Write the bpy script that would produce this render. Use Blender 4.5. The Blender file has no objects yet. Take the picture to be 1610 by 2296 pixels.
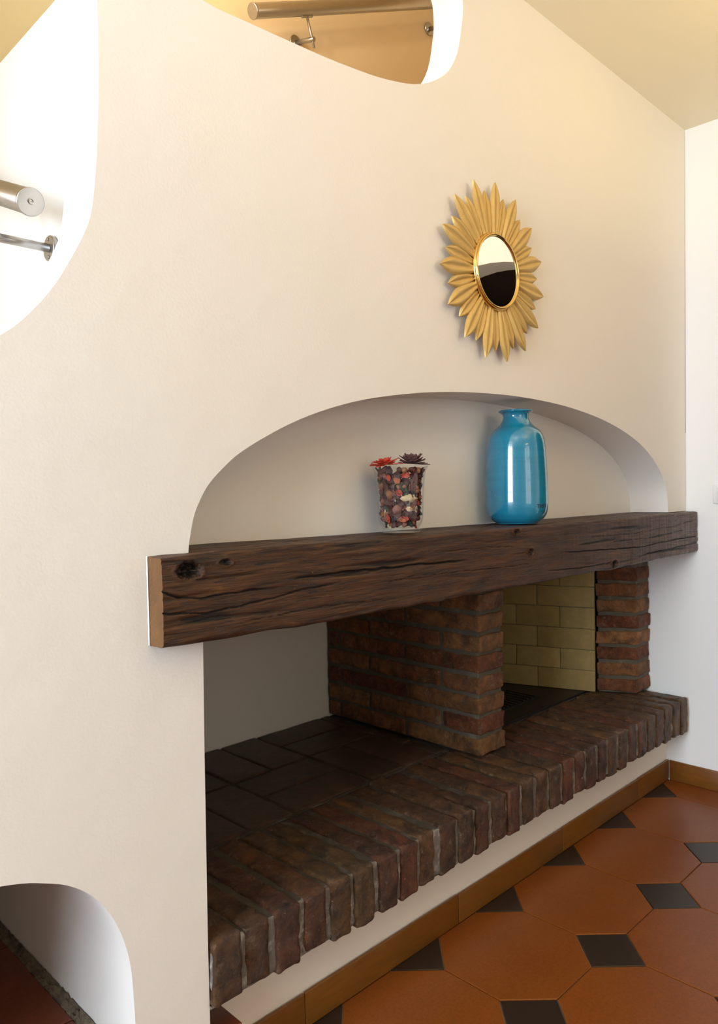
import bpy, bmesh, math, random
from mathutils import Vector, Matrix, noise
from mathutils.geometry import tessellate_polygon
random.seed(7)
SC = bpy.context.scene
COL = SC.collection
PI = math.pi

# ------------------------------------------------------------------ camera
cam_d = bpy.data.cameras.new('camera')
cam = bpy.data.objects.new('camera', cam_d); COL.objects.link(cam)
F_PX = 1679.88
yaw, pitch, roll = 0.7834691, -0.0293783, -0.019933
cam_d.sensor_fit = 'VERTICAL'; cam_d.sensor_height = 24.0
cam_d.lens = F_PX * 24.0 / 2296.0
cam_d.clip_start = 0.02
fwd = Vector((math.sin(yaw)*math.cos(pitch), math.cos(yaw)*math.cos(pitch), math.sin(pitch)))
rgt = Vector((math.cos(yaw), -math.sin(yaw), 0)); up = rgt.cross(fwd)
r2 = rgt*math.cos(roll) + up*math.sin(roll); u2 = -rgt*math.sin(roll) + up*math.cos(roll)
M = Matrix((( r2.x, u2.x, -fwd.x, 0), (r2.y, u2.y, -fwd.y, 0), (r2.z, u2.z, -fwd.z, 1.1145), (0, 0, 0, 1)))
cam.matrix_world = M
SC.camera = cam

# ------------------------------------------------------------------ world, exposure, lights
w = bpy.data.worlds.new('world'); SC.world = w; w.use_nodes = True
w.node_tree.nodes['Background'].inputs[0].default_value = (0.75, 0.85, 1.0, 1)
w.node_tree.nodes['Background'].inputs[1].default_value = 0.6
SC.view_settings.view_transform = 'Standard'; SC.view_settings.look = 'None'
SC.view_settings.exposure = 0.02; SC.view_settings.gamma = 1.0
SC.view_settings.use_curve_mapping = False

def area(name, loc, target, sx, sy, power, color):
    l = bpy.data.lights.new(name, 'AREA'); l.shape = 'RECTANGLE'; l.size = sx; l.size_y = sy
    l.energy = power; l.color = color
    o = bpy.data.objects.new(name, l); COL.objects.link(o); o.location = loc
    o.rotation_euler = (Vector(target)-Vector(loc)).to_track_quat('-Z', 'Y').to_euler()
    return o
area('daylight_left_window', (-2.18, 0.42, 1.55), (0, 0.42, 1.55), 1.25, 1.5, 162, (0.71, 0.85, 1.0))
area('rear_window_fill', (0.6, -3.38, 1.45), (0.6, 0, 1.45), 1.7, 1.7, 22.5, (0.98, 0.94, 0.73))  # added fill behind the camera, evens out the front wall
area('warm_ceiling_fill', (1.3, -0.7, 1.75), (1.35, -0.3, 3.0), 0.3, 0.3, 12, (1.0, 0.66, 0.26))  # added warm fill with no fixture, lifts the ceiling
area('fill_up_left', (0.1, 0.1, 1.9), (0.2, 0.35, 3.0), 0.3, 0.3, 6.5, (0.90, 0.96, 0.94))  # invented neutral fill aimed up, brightens the upper left of the room
area('fill_up_right', (2.1, 0.2, 1.9), (2.1, 0.3, 3.0), 0.5, 0.5, 3.9, (1.0, 0.80, 0.30))  # extra unseen source, warms the top of the right wall
area('stair_window_daylight', (-1.1, 1.75, 1.60), (0.6, 1.6, 1.6), 0.9, 0.75, 11.5, (1.0, 0.98, 0.97))
area('stair_skylight_daylight', (-1.0, 1.40, 2.9), (1.6, 1.45, 2.3), 0.25, 0.6, 62, (0.97, 0.97, 0.84))
area('stair_rail_fill', (0.50, 1.25, 2.60), (1.6, 1.82, 2.5), 0.10, 0.10, 4.5, (1.0, 0.92, 0.70))  # unseen light put in so the upper rail shadows the back wall

# ------------------------------------------------------------------ material helpers
def newmat(name):
    m = bpy.data.materials.new(name); m.use_nodes = True
    nt = m.node_tree; b = nt.nodes['Principled BSDF']
    return m, nt, b
def N(nt, t, **k):
    n = nt.nodes.new(t)
    for a, v in k.items():
        if a.startswith('i_'):
            key = a[2:].replace('_', ' ')
            n.inputs[key].default_value = v
        else: setattr(n, a, v)
    return n
def ramp(nt, stops, src=None):
    r = nt.nodes.new('ShaderNodeValToRGB'); e = r.color_ramp.elements
    while len(e) < len(stops): e.new(0.5)
    for i, (p, c) in enumerate(stops):
        e[i].position = p; e[i].color = (c, c, c, 1) if isinstance(c, (int, float)) else (*c, 1)
    if src is not None: nt.links.new(src, r.inputs[0])
    return r
def coords(nt, scale=(1, 1, 1), per_object=True):
    tc = N(nt, 'ShaderNodeTexCoord'); mp = N(nt, 'ShaderNodeMapping'); mp.inputs['Scale'].default_value = scale
    if per_object:
        oi = N(nt, 'ShaderNodeObjectInfo'); mul = N(nt, 'ShaderNodeMath', operation='MULTIPLY'); mul.inputs[1].default_value = 37.0
        nt.links.new(oi.outputs['Random'], mul.inputs[0])
        add = N(nt, 'ShaderNodeVectorMath', operation='ADD')
        nt.links.new(tc.outputs['Object'], add.inputs[0]); nt.links.new(mul.outputs[0], add.inputs[1])
        nt.links.new(add.outputs[0], mp.inputs[0])
    else:
        nt.links.new(tc.outputs['Object'], mp.inputs[0])
    return mp.outputs[0]
def noise_n(nt, vec, scale, detail=4, rough=0.55, dist=0.0):
    n = N(nt, 'ShaderNodeTexNoise'); n.inputs['Scale'].default_value = scale
    n.inputs['Detail'].default_value = detail; n.inputs['Roughness'].default_value = rough
    n.inputs['Distortion'].default_value = dist
    nt.links.new(vec, n.inputs['Vector']); return n.outputs['Fac']
def mix(nt, fac, a, b, mode='MIX'):
    m = N(nt, 'ShaderNodeMix', data_type='RGBA', blend_type=mode)
    for sock, v in ((m.inputs[0], fac), (m.inputs[6], a), (m.inputs[7], b)):
        if hasattr(v, 'is_linked'): nt.links.new(v, sock)
        elif isinstance(v, (int, float)): sock.default_value = v
        else: sock.default_value = (*v, 1)
    return m.outputs[2]
def bump(nt, b, h, strength, dist, prev=None):
    n = N(nt, 'ShaderNodeBump'); n.inputs['Strength'].default_value = strength; n.inputs['Distance'].default_value = dist
    nt.links.new(h, n.inputs['Height'])
    if prev: nt.links.new(prev, n.inputs['Normal'])
    nt.links.new(n.outputs[0], b.inputs['Normal']); return n.outputs[0]

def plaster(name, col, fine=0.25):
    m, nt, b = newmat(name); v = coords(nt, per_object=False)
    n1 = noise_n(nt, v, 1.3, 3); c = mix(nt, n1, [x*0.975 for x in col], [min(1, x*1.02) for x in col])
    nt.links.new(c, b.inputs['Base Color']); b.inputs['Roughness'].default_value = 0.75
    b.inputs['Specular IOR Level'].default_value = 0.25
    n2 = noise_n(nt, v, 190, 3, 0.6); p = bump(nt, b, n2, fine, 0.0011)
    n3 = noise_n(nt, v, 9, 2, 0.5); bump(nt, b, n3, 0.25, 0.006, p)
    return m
M_WALL = plaster('plaster_cream', (0.86, 0.81, 0.75))
M_WALLR = plaster('plaster_white', (0.88, 0.87, 0.86))
M_CEIL = plaster('plaster_ceiling_warm', (0.86, 0.78, 0.62), 0.12)
M_SOFFIT_LIT = plaster('plaster_warm_lit', (0.74, 0.55, 0.26), 0.15)  # cream soffit plaster with warm lamplight put into its colour
M_STAIR = plaster('plaster_stair_warm_lit', (0.80, 0.64, 0.42), 0.15)  # cream stair walls, the warm light there painted into the base tone
M_SHELL = plaster('plaster_beige_plinth', (0.87, 0.79, 0.69), 0.15)
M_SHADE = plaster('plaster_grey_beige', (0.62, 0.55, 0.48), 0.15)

def brick_mat(name, cols, dust, rough, spec, dust_amt=0.5, dscale=28, contrast=1.0, edge=0.5):
    m, nt, b = newmat(name); v = coords(nt)
    oi = N(nt, 'ShaderNodeObjectInfo')
    base = ramp(nt, [(i/(len(cols)-1), c) for i, c in enumerate(cols)], oi.outputs['Random']).outputs[0]
    n1 = noise_n(nt, v, 19, 8, 0.72, 0.5)
    dark = mix(nt, ramp(nt, [(0.36, 0.0), (0.66, 1.0)], n1).outputs[0], [1-.62*contrast]*3, [1+.42*contrast, 1+.30*contrast, 1+.12*contrast])
    c = mix(nt, 1.0, base, dark, 'MULTIPLY')
    n2 = noise_n(nt, v, dscale, 9, 0.8)
    c = mix(nt, ramp(nt, [(0.54, 0.0), (0.68, dust_amt)], n2).outputs[0], c, dust)
    # worn, chalky arrises
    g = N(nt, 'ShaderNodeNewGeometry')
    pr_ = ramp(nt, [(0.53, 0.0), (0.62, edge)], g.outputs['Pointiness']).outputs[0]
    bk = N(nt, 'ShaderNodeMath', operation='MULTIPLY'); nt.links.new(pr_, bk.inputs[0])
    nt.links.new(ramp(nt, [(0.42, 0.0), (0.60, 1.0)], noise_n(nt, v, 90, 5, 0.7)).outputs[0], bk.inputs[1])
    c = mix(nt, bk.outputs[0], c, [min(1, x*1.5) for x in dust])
    n4 = noise_n(nt, v, 260, 2, 0.5); c = mix(nt, ramp(nt, [(0.68, 0.0), (0.75, 0.6*contrast)], n4).outputs[0], c, [min(1, x*1.7) for x in dust])
    n5 = noise_n(nt, v, 130, 4, 0.6); c = mix(nt, ramp(nt, [(0.30, 0.7*contrast), (0.40, 0.0)], n5).outputs[0], c, [x*.35 for x in cols[0]])
    nt.links.new(c, b.inputs['Base Color'])
    b.inputs['Roughness'].default_value = rough; b.inputs['Specular IOR Level'].default_value = spec
    p = bump(nt, b, noise_n(nt, v, 45, 9, 0.78), 1.0, 0.010*contrast)
    bump(nt, b, noise_n(nt, v, 210, 4, 0.7), 0.8, 0.0025*contrast, p)
    return m
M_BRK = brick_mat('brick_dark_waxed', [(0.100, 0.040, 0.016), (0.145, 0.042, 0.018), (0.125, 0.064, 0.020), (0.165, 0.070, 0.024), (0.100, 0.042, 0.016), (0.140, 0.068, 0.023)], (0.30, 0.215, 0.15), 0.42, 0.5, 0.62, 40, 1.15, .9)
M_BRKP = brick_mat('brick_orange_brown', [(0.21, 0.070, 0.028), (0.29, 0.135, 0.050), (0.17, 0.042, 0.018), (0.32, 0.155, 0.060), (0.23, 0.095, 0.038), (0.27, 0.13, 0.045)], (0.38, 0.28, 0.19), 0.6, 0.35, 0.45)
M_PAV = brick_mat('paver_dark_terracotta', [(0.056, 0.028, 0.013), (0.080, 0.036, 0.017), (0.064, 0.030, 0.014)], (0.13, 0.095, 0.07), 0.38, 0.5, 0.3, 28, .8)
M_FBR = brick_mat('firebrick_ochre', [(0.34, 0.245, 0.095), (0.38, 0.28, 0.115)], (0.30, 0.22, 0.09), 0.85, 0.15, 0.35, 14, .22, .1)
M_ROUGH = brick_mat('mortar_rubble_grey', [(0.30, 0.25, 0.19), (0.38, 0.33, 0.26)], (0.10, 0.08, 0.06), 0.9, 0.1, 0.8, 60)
def mortar_mat(name, a, bcol, light, amt):
    m, nt, b = newmat(name); v = coords(nt, per_object=False)
    c = mix(nt, noise_n(nt, v, 30, 5), a, bcol)
    c = mix(nt, ramp(nt, [(0.52, 0.0), (0.66, amt)], noise_n(nt, v, 14, 5, 0.7)).outputs[0], c, light)
    nt.links.new(c, b.inputs['Base Color']); b.inputs['Roughness'].default_value = 0.7
    bump(nt, b, noise_n(nt, v, 120, 5, 0.7), 0.8, 0.004)
    return m
M_MOR = mortar_mat('mortar_dark_grey', (0.040, 0.029, 0.019), (0.072, 0.054, 0.038), (0.19, 0.16, 0.135), 0.45)
M_MORF = mortar_mat('mortar_limed_grey', (0.10, 0.085, 0.07), (0.20, 0.175, 0.15), (0.48, 0.44, 0.42), 0.9)
M_MORP = mortar_mat('mortar_olive_grey', (0.065, 0.052, 0.032), (0.105, 0.085, 0.055), (0.20, 0.165, 0.12), 0.4)

def wood_beam():
    m, nt, b = newmat('wood_dark_oak')
    v = coords(nt, (2.2, 26, 26), False); vs = coords(nt, (1, 1, 1), False)
    g = noise_n(nt, v, 3.0, 8, 0.68, 0.6)
    c = ramp(nt, [(0.32, (0.016, 0.007, 0.0025)), (0.45, (0.050, 0.0185, 0.0065)), (0.58, (0.088, 0.033, 0.0105)), (0.74, (0.155, 0.066, 0.021))], g).outputs[0]
    n2 = noise_n(nt, vs, 4.5, 4, 0.6)
    c = mix(nt, ramp(nt, [(0.45, 0.0), (0.75, 0.6)], n2).outputs[0], c, (0.050, 0.021, 0.008))
    # grey worn right end: chisel-dusty wood
    tc = N(nt, 'ShaderNodeTexCoord'); sx = N(nt, 'ShaderNodeSeparateXYZ'); nt.links.new(tc.outputs['Object'], sx.inputs[0])
    vv = coords(nt, (60, 4, 4), False); ch = noise_n(nt, vv, 1.0, 5, 0.7)
    rr = N(nt, 'ShaderNodeMapRange'); rr.inputs[1].default_value = 0.15; rr.inputs[2].default_value = 0.95
    nt.links.new(sx.outputs[0], rr.inputs[0])
    mu = N(nt, 'ShaderNodeMath', operation='MULTIPLY'); nt.links.new(rr.outputs[0], mu.inputs[0])
    nt.links.new(ramp(nt, [(0.35, 0.15), (0.68, 0.85)], ch).outputs[0], mu.inputs[1])
    c = mix(nt, mu.outputs[0], c, (0.17, 0.115, 0.095))
    # small amber flecks of bare wood
    fl = noise_n(nt, vs, 130, 3, 0.6)
    c = mix(nt, ramp(nt, [(0.70, 0.0), (0.76, 0.7)], fl).outputs[0], c, (0.36, 0.19, 0.06))
    at = N(nt, 'ShaderNodeAttribute', attribute_name='cavity')
    c = mix(nt, ramp(nt, [(0.15, 0.0), (0.8, 0.93)], at.outputs['Fac']).outputs[0], c, (0.006, 0.0035, 0.0025))
    nt.links.new(c, b.inputs['Base Color'])
    b.inputs['Roughness'].default_value = 0.45; b.inputs['Specular IOR Level'].default_value = 0.45
    p = bump(nt, b, g, 0.8, 0.005)
    vf = coords(nt, (5, 90, 90), False)
    fine = noise_n(nt, vf, 3.0, 5, 0.7)
    cr = ramp(nt, [(0.34, 0.0), (0.42, 1.0)], fine).outputs[0]
    bump(nt, b, cr, 1.0, 0.006, p)
    return m
M_BEAM = wood_beam()
def simple(name, col, rough=0.5, metal=0.0, spec=0.5, nscale=0, namt=0.15, bscale=0, bstr=0.2, bdist=0.001, stretch=(1, 1, 1)):
    m, nt, b = newmat(name); b.inputs['Roughness'].default_value = rough; b.inputs['Metallic'].default_value = metal
    b.inputs['Specular IOR Level'].default_value = spec; b.inputs['Base Color'].default_value = (*col, 1)
    v = coords(nt, stretch)
    n = noise_n(nt, v, nscale or 40, 4)
    nt.links.new(mix(nt, n, [x*(1-namt) for x in col], [min(1, x*(1+namt)) for x in col]), b.inputs['Base Color'])
    if bscale: bump(nt, b, noise_n(nt, v, bscale, 4, 0.6), bstr, bdist)
    return m
M_ENDW = simple('wood_end_grain', (0.15, 0.066, 0.018), 0.6, nscale=30, namt=0.5, bscale=90, bstr=0.6, bdist=0.003)
M_BASEB = simple('baseboard_brown_glazed', (0.185, 0.068, 0.009), 0.3, nscale=14, namt=0.3, stretch=(1, 1, 8), bscale=20, bdist=0.0008)
def tile_mat(name, a, bc, rough, amp=0.5):
    m, nt, b = newmat(name); v = coords(nt)
    c = mix(nt, noise_n(nt, v, 7, 3), a, bc); c = mix(nt, ramp(nt, [(0.4, 0.0), (0.8, amp)], noise_n(nt, v, 160, 2)).outputs[0], c, [x*0.6 for x in a])
    nt.links.new(c, b.inputs['Base Color']); b.inputs['Roughness'].default_value = rough; b.inputs['Specular IOR Level'].default_value = 0.42
    bump(nt, b, noise_n(nt, v, 14, 2), 0.2, 0.004)
    return m
M_TILE = tile_mat('tile_terracotta', (0.185, 0.045, 0.0055), (0.25, 0.070, 0.009), 0.33)
M_TILEK = tile_mat('tile_black', (0.022, 0.013, 0.008), (0.034, 0.021, 0.013), 0.33, 0.3)
M_GROUT = simple('grout_grey', (0.36, 0.29, 0.20), 0.8, nscale=80, namt=0.3)
M_STEP = tile_mat('tile_dark_red', (0.13, 0.030, 0.012), (0.18, 0.045, 0.018), 0.3)
M_STEEL = simple('steel_satin', (0.42, 0.41, 0.40), 0.30, 1.0, nscale=60, namt=0.08, stretch=(1, 1, 1))
M_GOLD = simple('gold_leaf_paint', (0.80, 0.56, 0.20), 0.42, 0.75, nscale=50, namt=0.12)
M_BRASS = simple('brass_polished', (0.85, 0.60, 0.22), 0.13, 1.0, nscale=30, namt=0.05)
M_MIRROR = simple('mirror_silver', (0.86, 0.84, 0.80), 0.015, 1.0, nscale=3, namt=0.01)
M_PLATE = simple('firebox_black_iron', (0.022, 0.020, 0.022), 0.45, 0.3, nscale=30, namt=0.3, bscale=100)
M_WHITE = simple('switch_white', (0.85, 0.85, 0.84), 0.4, nscale=5, namt=0.01)
M_FRAME = simple('window_frame_white', (0.75, 0.72, 0.68), 0.4, nscale=5, namt=0.02)
M_INK = simple('lettering_dark', (0.02, 0.03, 0.035), 0.5, nscale=30, namt=0.1)
def gold_rib():
    m, nt, b = newmat('gold_ribbed_leaf'); b.inputs['Metallic'].default_value = 0.55; b.inputs['Roughness'].default_value = 0.45
    uv = N(nt, 'ShaderNodeUVMap'); s = N(nt, 'ShaderNodeSeparateXYZ'); nt.links.new(uv.outputs[0], s.inputs[0])
    ab = N(nt, 'ShaderNodeMath', operation='ABSOLUTE'); nt.links.new(s.outputs[1], ab.inputs[0])
    m1 = N(nt, 'ShaderNodeMath', operation='MULTIPLY_ADD'); m1.inputs[1].default_value = -0.9
    nt.links.new(ab.outputs[0], m1.inputs[0]); nt.links.new(s.outputs[0], m1.inputs[2])
    m2 = N(nt, 'ShaderNodeMath', operation='MULTIPLY'); m2.inputs[1].default_value = 2700.0; nt.links.new(m1.outputs[0], m2.inputs[0])
    sn = N(nt, 'ShaderNodeMath', operation='SINE'); nt.links.new(m2.outputs[0], sn.inputs[0])
    bump(nt, b, sn.outputs[0], 0.35, 0.0006)
    v = coords(nt); c = mix(nt, noise_n(nt, v, 60, 3), (0.62, 0.41, 0.13), (0.76, 0.53, 0.20))
    nt.links.new(c, b.inputs['Base Color']); return m
M_LEAF = gold_rib()
def glaze():
    m, nt, b = newmat('glaze_turquoise'); v = coords(nt, (1, 1, 1), False)
    vb = coords(nt, (1.5, 1.5, 45), False)
    n = noise_n(nt, v, 9, 4); nb = noise_n(nt, vb, 2.0, 4, 0.7)
    c = mix(nt, n, (0.005, 0.15, 0.26), (0.014, 0.27, 0.41)); c = mix(nt, ramp(nt, [(0.35, 0.0), (0.7, 0.6)], nb).outputs[0], c, (0.004, 0.15, 0.26))
    c = mix(nt, ramp(nt, [(0.72, 0.0), (0.76, 0.7)], noise_n(nt, v, 210, 2)).outputs[0], c, (0.12, 0.45, 0.60))
    nt.links.new(c, b.inputs['Base Color']); b.inputs['Roughness'].default_value = 0.16
    b.inputs['Coat Weight'].default_value = 1.0; b.inputs['Coat Roughness'].default_value = 0.04
    p = bump(nt, b, nb, 0.25, 0.002); bump(nt, b, noise_n(nt, v, 16, 2), 0.2, 0.002, p); return m
M_GLAZE = glaze()
def glass():
    m = bpy.data.materials.new('clear_glass'); m.use_nodes = True; nt = m.node_tree; nt.nodes.clear()
    o = N(nt, 'ShaderNodeOutputMaterial'); t = N(nt, 'ShaderNodeBsdfTransparent'); g = N(nt, 'ShaderNodeBsdfGlossy')
    t.inputs[0].default_value = (0.985, 0.99, 0.988, 1); g.inputs['Roughness'].default_value = 0.02
    lw = N(nt, 'ShaderNodeLayerWeight'); lw.inputs[0].default_value = 0.5; pw = N(nt, 'ShaderNodeMath', operation='POWER'); pw.inputs[1].default_value = 5.0; nt.links.new(lw.outputs['Facing'], pw.inputs[0]); fr = N(nt, 'ShaderNodeMath', operation='MULTIPLY_ADD'); fr.inputs[1].default_value = 0.6; fr.inputs[2].default_value = 0.035; nt.links.new(pw.outputs[0], fr.inputs[0])
    mx = N(nt, 'ShaderNodeMixShader'); nt.links.new(fr.outputs[0], mx.inputs[0]); nt.links.new(t.outputs[0], mx.inputs[1]); nt.links.new(g.outputs[0], mx.inputs[2])
    nt.links.new(mx.outputs[0], o.inputs[0]); return m
M_GLASS = glass()
def organic(name, col): return simple(name, col, 0.65, nscale=90, namt=0.45, bscale=140, bstr=0.6, bdist=0.002)

# ------------------------------------------------------------------ object helpers
WLOC = {}
def obj(name, bm, m, parent=None, smooth=False, label=None, kind=None, origin=None):
    """bm holds world coordinates; the object's origin goes to the bottom centre."""
    if smooth:
        for f in bm.faces: f.smooth = True
    xs = [v.co.x for v in bm.verts]; ys = [v.co.y for v in bm.verts]; zs = [v.co.z for v in bm.verts]
    og = Vector(origin) if origin else Vector(((min(xs)+max(xs))/2, (min(ys)+max(ys))/2, min(zs)))
    for v in bm.verts: v.co -= og
    me = bpy.data.meshes.new(name); bm.to_mesh(me); bm.free()
    mats = m if isinstance(m, (list, tuple)) else [m]
    for q in mats: me.materials.append(q)
    o = bpy.data.objects.new(name, me); COL.objects.link(o)
    if parent is not None:
        o.parent = parent; o.location = og - WLOC[parent.name]
    else: o.location = og
    WLOC[o.name] = og
    if label: o['label'] = label
    if kind: o['kind'] = kind
    return o
def thing(name, label, cat, loc, group=None):
    o = bpy.data.objects.new(name, None); COL.objects.link(o); o.location = loc; o.empty_display_size = 0.05
    o['label'] = label; o['category'] = cat
    if group: o['group'] = group
    WLOC[o.name] = Vector(loc); return o
def tag(o, label, cat, group=None):
    o['label'] = label; o['category'] = cat
    if group: o['group'] = group
    return o
def box(x0, x1, y0, y1, z0, z1, bm=None):
    bm = bm or bmesh.new()
    v = [bm.verts.new((x, y, z)) for z in (z0, z1) for y in (y0, y1) for x in (x0, x1)]
    for f in ((0, 2, 3, 1), (4, 5, 7, 6), (0, 1, 5, 4), (2, 6, 7, 3), (0, 4, 6, 2), (1, 3, 7, 5)):
        bm.faces.new([v[i] for i in f])
    return bm
def rbox(x0, x1, y0, y1, z0, z1, r=0.005, step=0.03, amp=0.002, fr=25, seed=0, mapf=None):
    """rounded, uneven box (a brick): surface grid, rounded corners, noise"""
    bm = bmesh.new(); lo = (x0, y0, z0); hi = (x1, y1, z1)
    def ticks(a, b):
        n = max(1, round((b-a-2*r)/step)); t = [a, a+r*0.35, a+r]
        t += [a+r+(b-a-2*r)*i/n for i in range(1, n)] + [b-r, b-r*0.35, b]
        return t
    T = [ticks(lo[i], hi[i]) for i in range(3)]; cache = {}
    sv = Vector((seed*3.17, seed*1.3, seed*2.1))
    def V(i, j, k):
        key = (i, j, k)
        if key in cache: return cache[key]
        p = Vector((T[0][i], T[1][j], T[2][k])); q = Vector([min(max(p[a], lo[a]+r), hi[a]-r) for a in range(3)])
        d = p-q
        if d.length > 1e-9:
            d = d.normalized()*r*min(1, max(abs(d[0]), abs(d[1]), abs(d[2]))/r)
        p = q+d
        n = noise.noise_vector(p*fr+sv)*amp + noise.noise_vector(p*fr*3.3+sv)*amp*0.4
        p = p+n
        if mapf: p = mapf(p)
        cache[key] = bm.verts.new(p); return cache[key]
    L = [len(t)-1 for t in T]
    for a in range(3):
        b, c = (a+1) % 3, (a+2) % 3
        for side in (0, L[a]):
            for i in range(L[b]):
                for j in range(L[c]):
                    q = []
                    for (di, dj) in ((0, 0), (1, 0), (1, 1), (0, 1)):
                        idx = [0, 0, 0]; idx[a] = side; idx[b] = i+di; idx[c] = j+dj; q.append(V(*idx))
                    if side == 0: q.reverse()
                    bm.faces.new(q)
    return bm
def lathe(profile, c, seg=48, axis='Z', bm=None, close_ends=False):
    bm = bm or bmesh.new(); rings = []
    for (r, h) in profile:
        ring = []
        for s in range(seg):
            a = 2*PI*s/seg
            if axis == 'Z': p = (c[0]+r*math.cos(a), c[1]+r*math.sin(a), c[2]+h)
            else: p = (c[0]+r*math.cos(a), c[1]-h, c[2]+r*math.sin(a))
            ring.append(bm.verts.new(p))
        rings.append(ring)
    for a, b in zip(rings, rings[1:]):
        for s in range(seg):
            bm.faces.new((a[s], a[(s+1) % seg], b[(s+1) % seg], b[s]))
    if close_ends: bm.faces.new(list(reversed(rings[0]))); bm.faces.new(rings[-1])
    bmesh.ops.recalc_face_normals(bm, faces=bm.faces)
    return bm
def tube(p0, p1, r, seg=24, bm=None, bev=0.0015):
    bm = bm or bmesh.new(); p0 = Vector(p0); p1 = Vector(p1); d = (p1-p0); L = d.length; d.normalize()
    a = d.orthogonal().normalized(); b = d.cross(a); rings = []
    for t, rr in ((0, r-bev), (bev, r), (L-bev, r), (L, r-bev)):
        rings.append([bm.verts.new(p0+d*t+(a*math.cos(2*PI*s/seg)+b*math.sin(2*PI*s/seg))*rr) for s in range(seg)])
    for A, B in zip(rings, rings[1:]):
        for s in range(seg):
            f = bm.faces.new((A[s], A[(s+1) % seg], B[(s+1) % seg], B[s])); f.smooth = True
    bm.faces.new(list(reversed(rings[0]))); bm.faces.new(rings[-1])
    return bm
def catmull(pts, n=5, closed=False):
    out = []; P = [Vector(p) for p in pts]; m = len(P)
    rng = range(m) if closed else range(m-1)
    for i in rng:
        p0 = P[(i-1) % m] if closed or i > 0 else P[i]; p1 = P[i]; p2 = P[(i+1) % m]
        p3 = P[(i+2) % m] if closed or i+2 < m else P[(i+1) % m]
        for k in range(n):
            t = k/n
            out.append(0.5*((2*p1)+(-p0+p2)*t+(2*p0-5*p1+4*p2-p3)*t*t+(-p0+3*p1-3*p2+p3)*t**3))
    if not closed: out.append(P[-1])
    return [tuple(q) for q in out]
def sheet(loops, place, depth, bm=None, caps=()):
    """flat wall face with holes; every loop gets a reveal of its own depth. place(u,v,d)->world"""
    bm = bm or bmesh.new()
    V = [[bm.verts.new(place(u, v, 0)) for (u, v) in lp] for lp in loops]
    flat = [v for lp in V for v in lp]
    tris = tessellate_polygon([[Vector((u, v, 0)) for (u, v) in lp] for lp in loops])
    for t in tris:
        try: bm.faces.new([flat[i] for i in t])
        except ValueError: pass
    for li, lp in enumerate(loops):
        d = depth[li]
        if d is None: continue
        B = [bm.verts.new(place(u, v, d)) for (u, v) in lp]; n = len(lp)
        for i in range(n):
            f = bm.faces.new((V[li][i], V[li][(i+1) % n], B[(i+1) % n], B[i])); f.smooth = True
            e = bm.edges.get((V[li][i], V[li][(i+1) % n])); e.smooth = False
        for i in range(n):      # sharp corners in the outline stay sharp
            a = Vector(lp[i-1]); b_ = Vector(lp[i]); c_ = Vector(lp[(i+1) % n])
            if (b_-a).length > 1e-6 and (c_-b_).length > 1e-6 and (b_-a).angle(c_-b_) > 0.45:
                bm.edges.get((V[li][i], B[i])).smooth = False
        if li in caps:
            ct = tessellate_polygon([[Vector((u, v, 0)) for (u, v) in lp]])
            for t in ct: bm.faces.new([B[i] for i in t])
    bmesh.ops.recalc_face_normals(bm, faces=bm.faces)
    return bm

# ------------------------------------------------------------------ structure
YM = 1.106; YP = 1.180; XR = 2.797; ZC = 2.402; ZH = 0.330
XL = -2.05; YR = -3.25
def xr(z): return 2.793+0.0105*z

niche = [(.6905, 1.0135), (.6925, 1.03), (.697, 1.051), (.704, 1.077), (.716, 1.102), (.735, 1.13), (.763, 1.156), (.797, 1.182), (.85, 1.211), (.92, 1.243), (1.001, 1.272), (1.102, 1.299), (1.212, 1.319), (1.333, 1.335), (1.468, 1.346), (1.618, 1.352), (1.755, 1.352), (1.902, 1.346), (2.02, 1.336), (2.15, 1.319), (2.286, 1.292), (2.397, 1.260), (2.48, 1.226), (2.543, 1.189), (2.6, 1.142), (2.633, 1.092), (2.643, 1.05), (2.646, 1.0135)]
niche_s = catmull(niche, 3)
outer = [(XL, 0.0), (.709, 0.0), (.709, .342), (.712, .655), (.715, .866), (.615, .866), (.615, 1.0120), (.66, 1.0115)] + niche_s + [(XR+.002, 1.0135), (XR+.02, ZC), (XL, ZC)]
openA = catmull([(.555, 1.875), (.5545, 1.80), (.553, 1.734), (.551, 1.70), (.547, 1.638), (.537, 1.556), (.523, 1.513), (.5, 1.469), (.475, 1.427), (.44, 1.383), (.395, 1.342), (.30, 1.285), (.15, 1.24), (-.05, 1.235), (-.25, 1.27), (-.38, 1.38), (-.44, 1.55), (-.45, 1.8), (-.42, 2.0), (-.32, 2.14), (-.15, 2.2), (.15, 2.21), (.38, 2.18), (.5, 2.1), (.548, 1.98)], 3, True)
openB = catmull([(.746, 1.96), (.848, 1.963), (.953, 1.969), (1.033, 1.974), (1.121, 1.983), (1.188, 1.992), (1.26, 2.007), (1.316, 2.024), (1.376, 2.054), (1.427, 2.094), (1.462, 2.149), (1.481, 2.219), (1.488, 2.275), (1.475, 2.33), (1.41, 2.365), (1.25, 2.375), (1.0, 2.37), (.80, 2.34), (.70, 2.25), (.66, 2.10), (.675, 1.99)], 3, True)
half = [(.569, .166), (.569, .26), (.567, .31), (.564, .355), (.556, .395), (.542, .435), (.521, .474), (.496, .504), (.465, .528), (.432, .544), (.397, .557), (.34, .569), (.27, .574)]
half_s = catmull(half, 3)
lowarch = half_s + [(2*.27-x, z) for (x, z) in reversed(half_s[:-1])]
bm = sheet([outer, openA, openB, lowarch], lambda u, v, d: (u, YM+d, v), [.138, .110, .090, .86])
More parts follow.
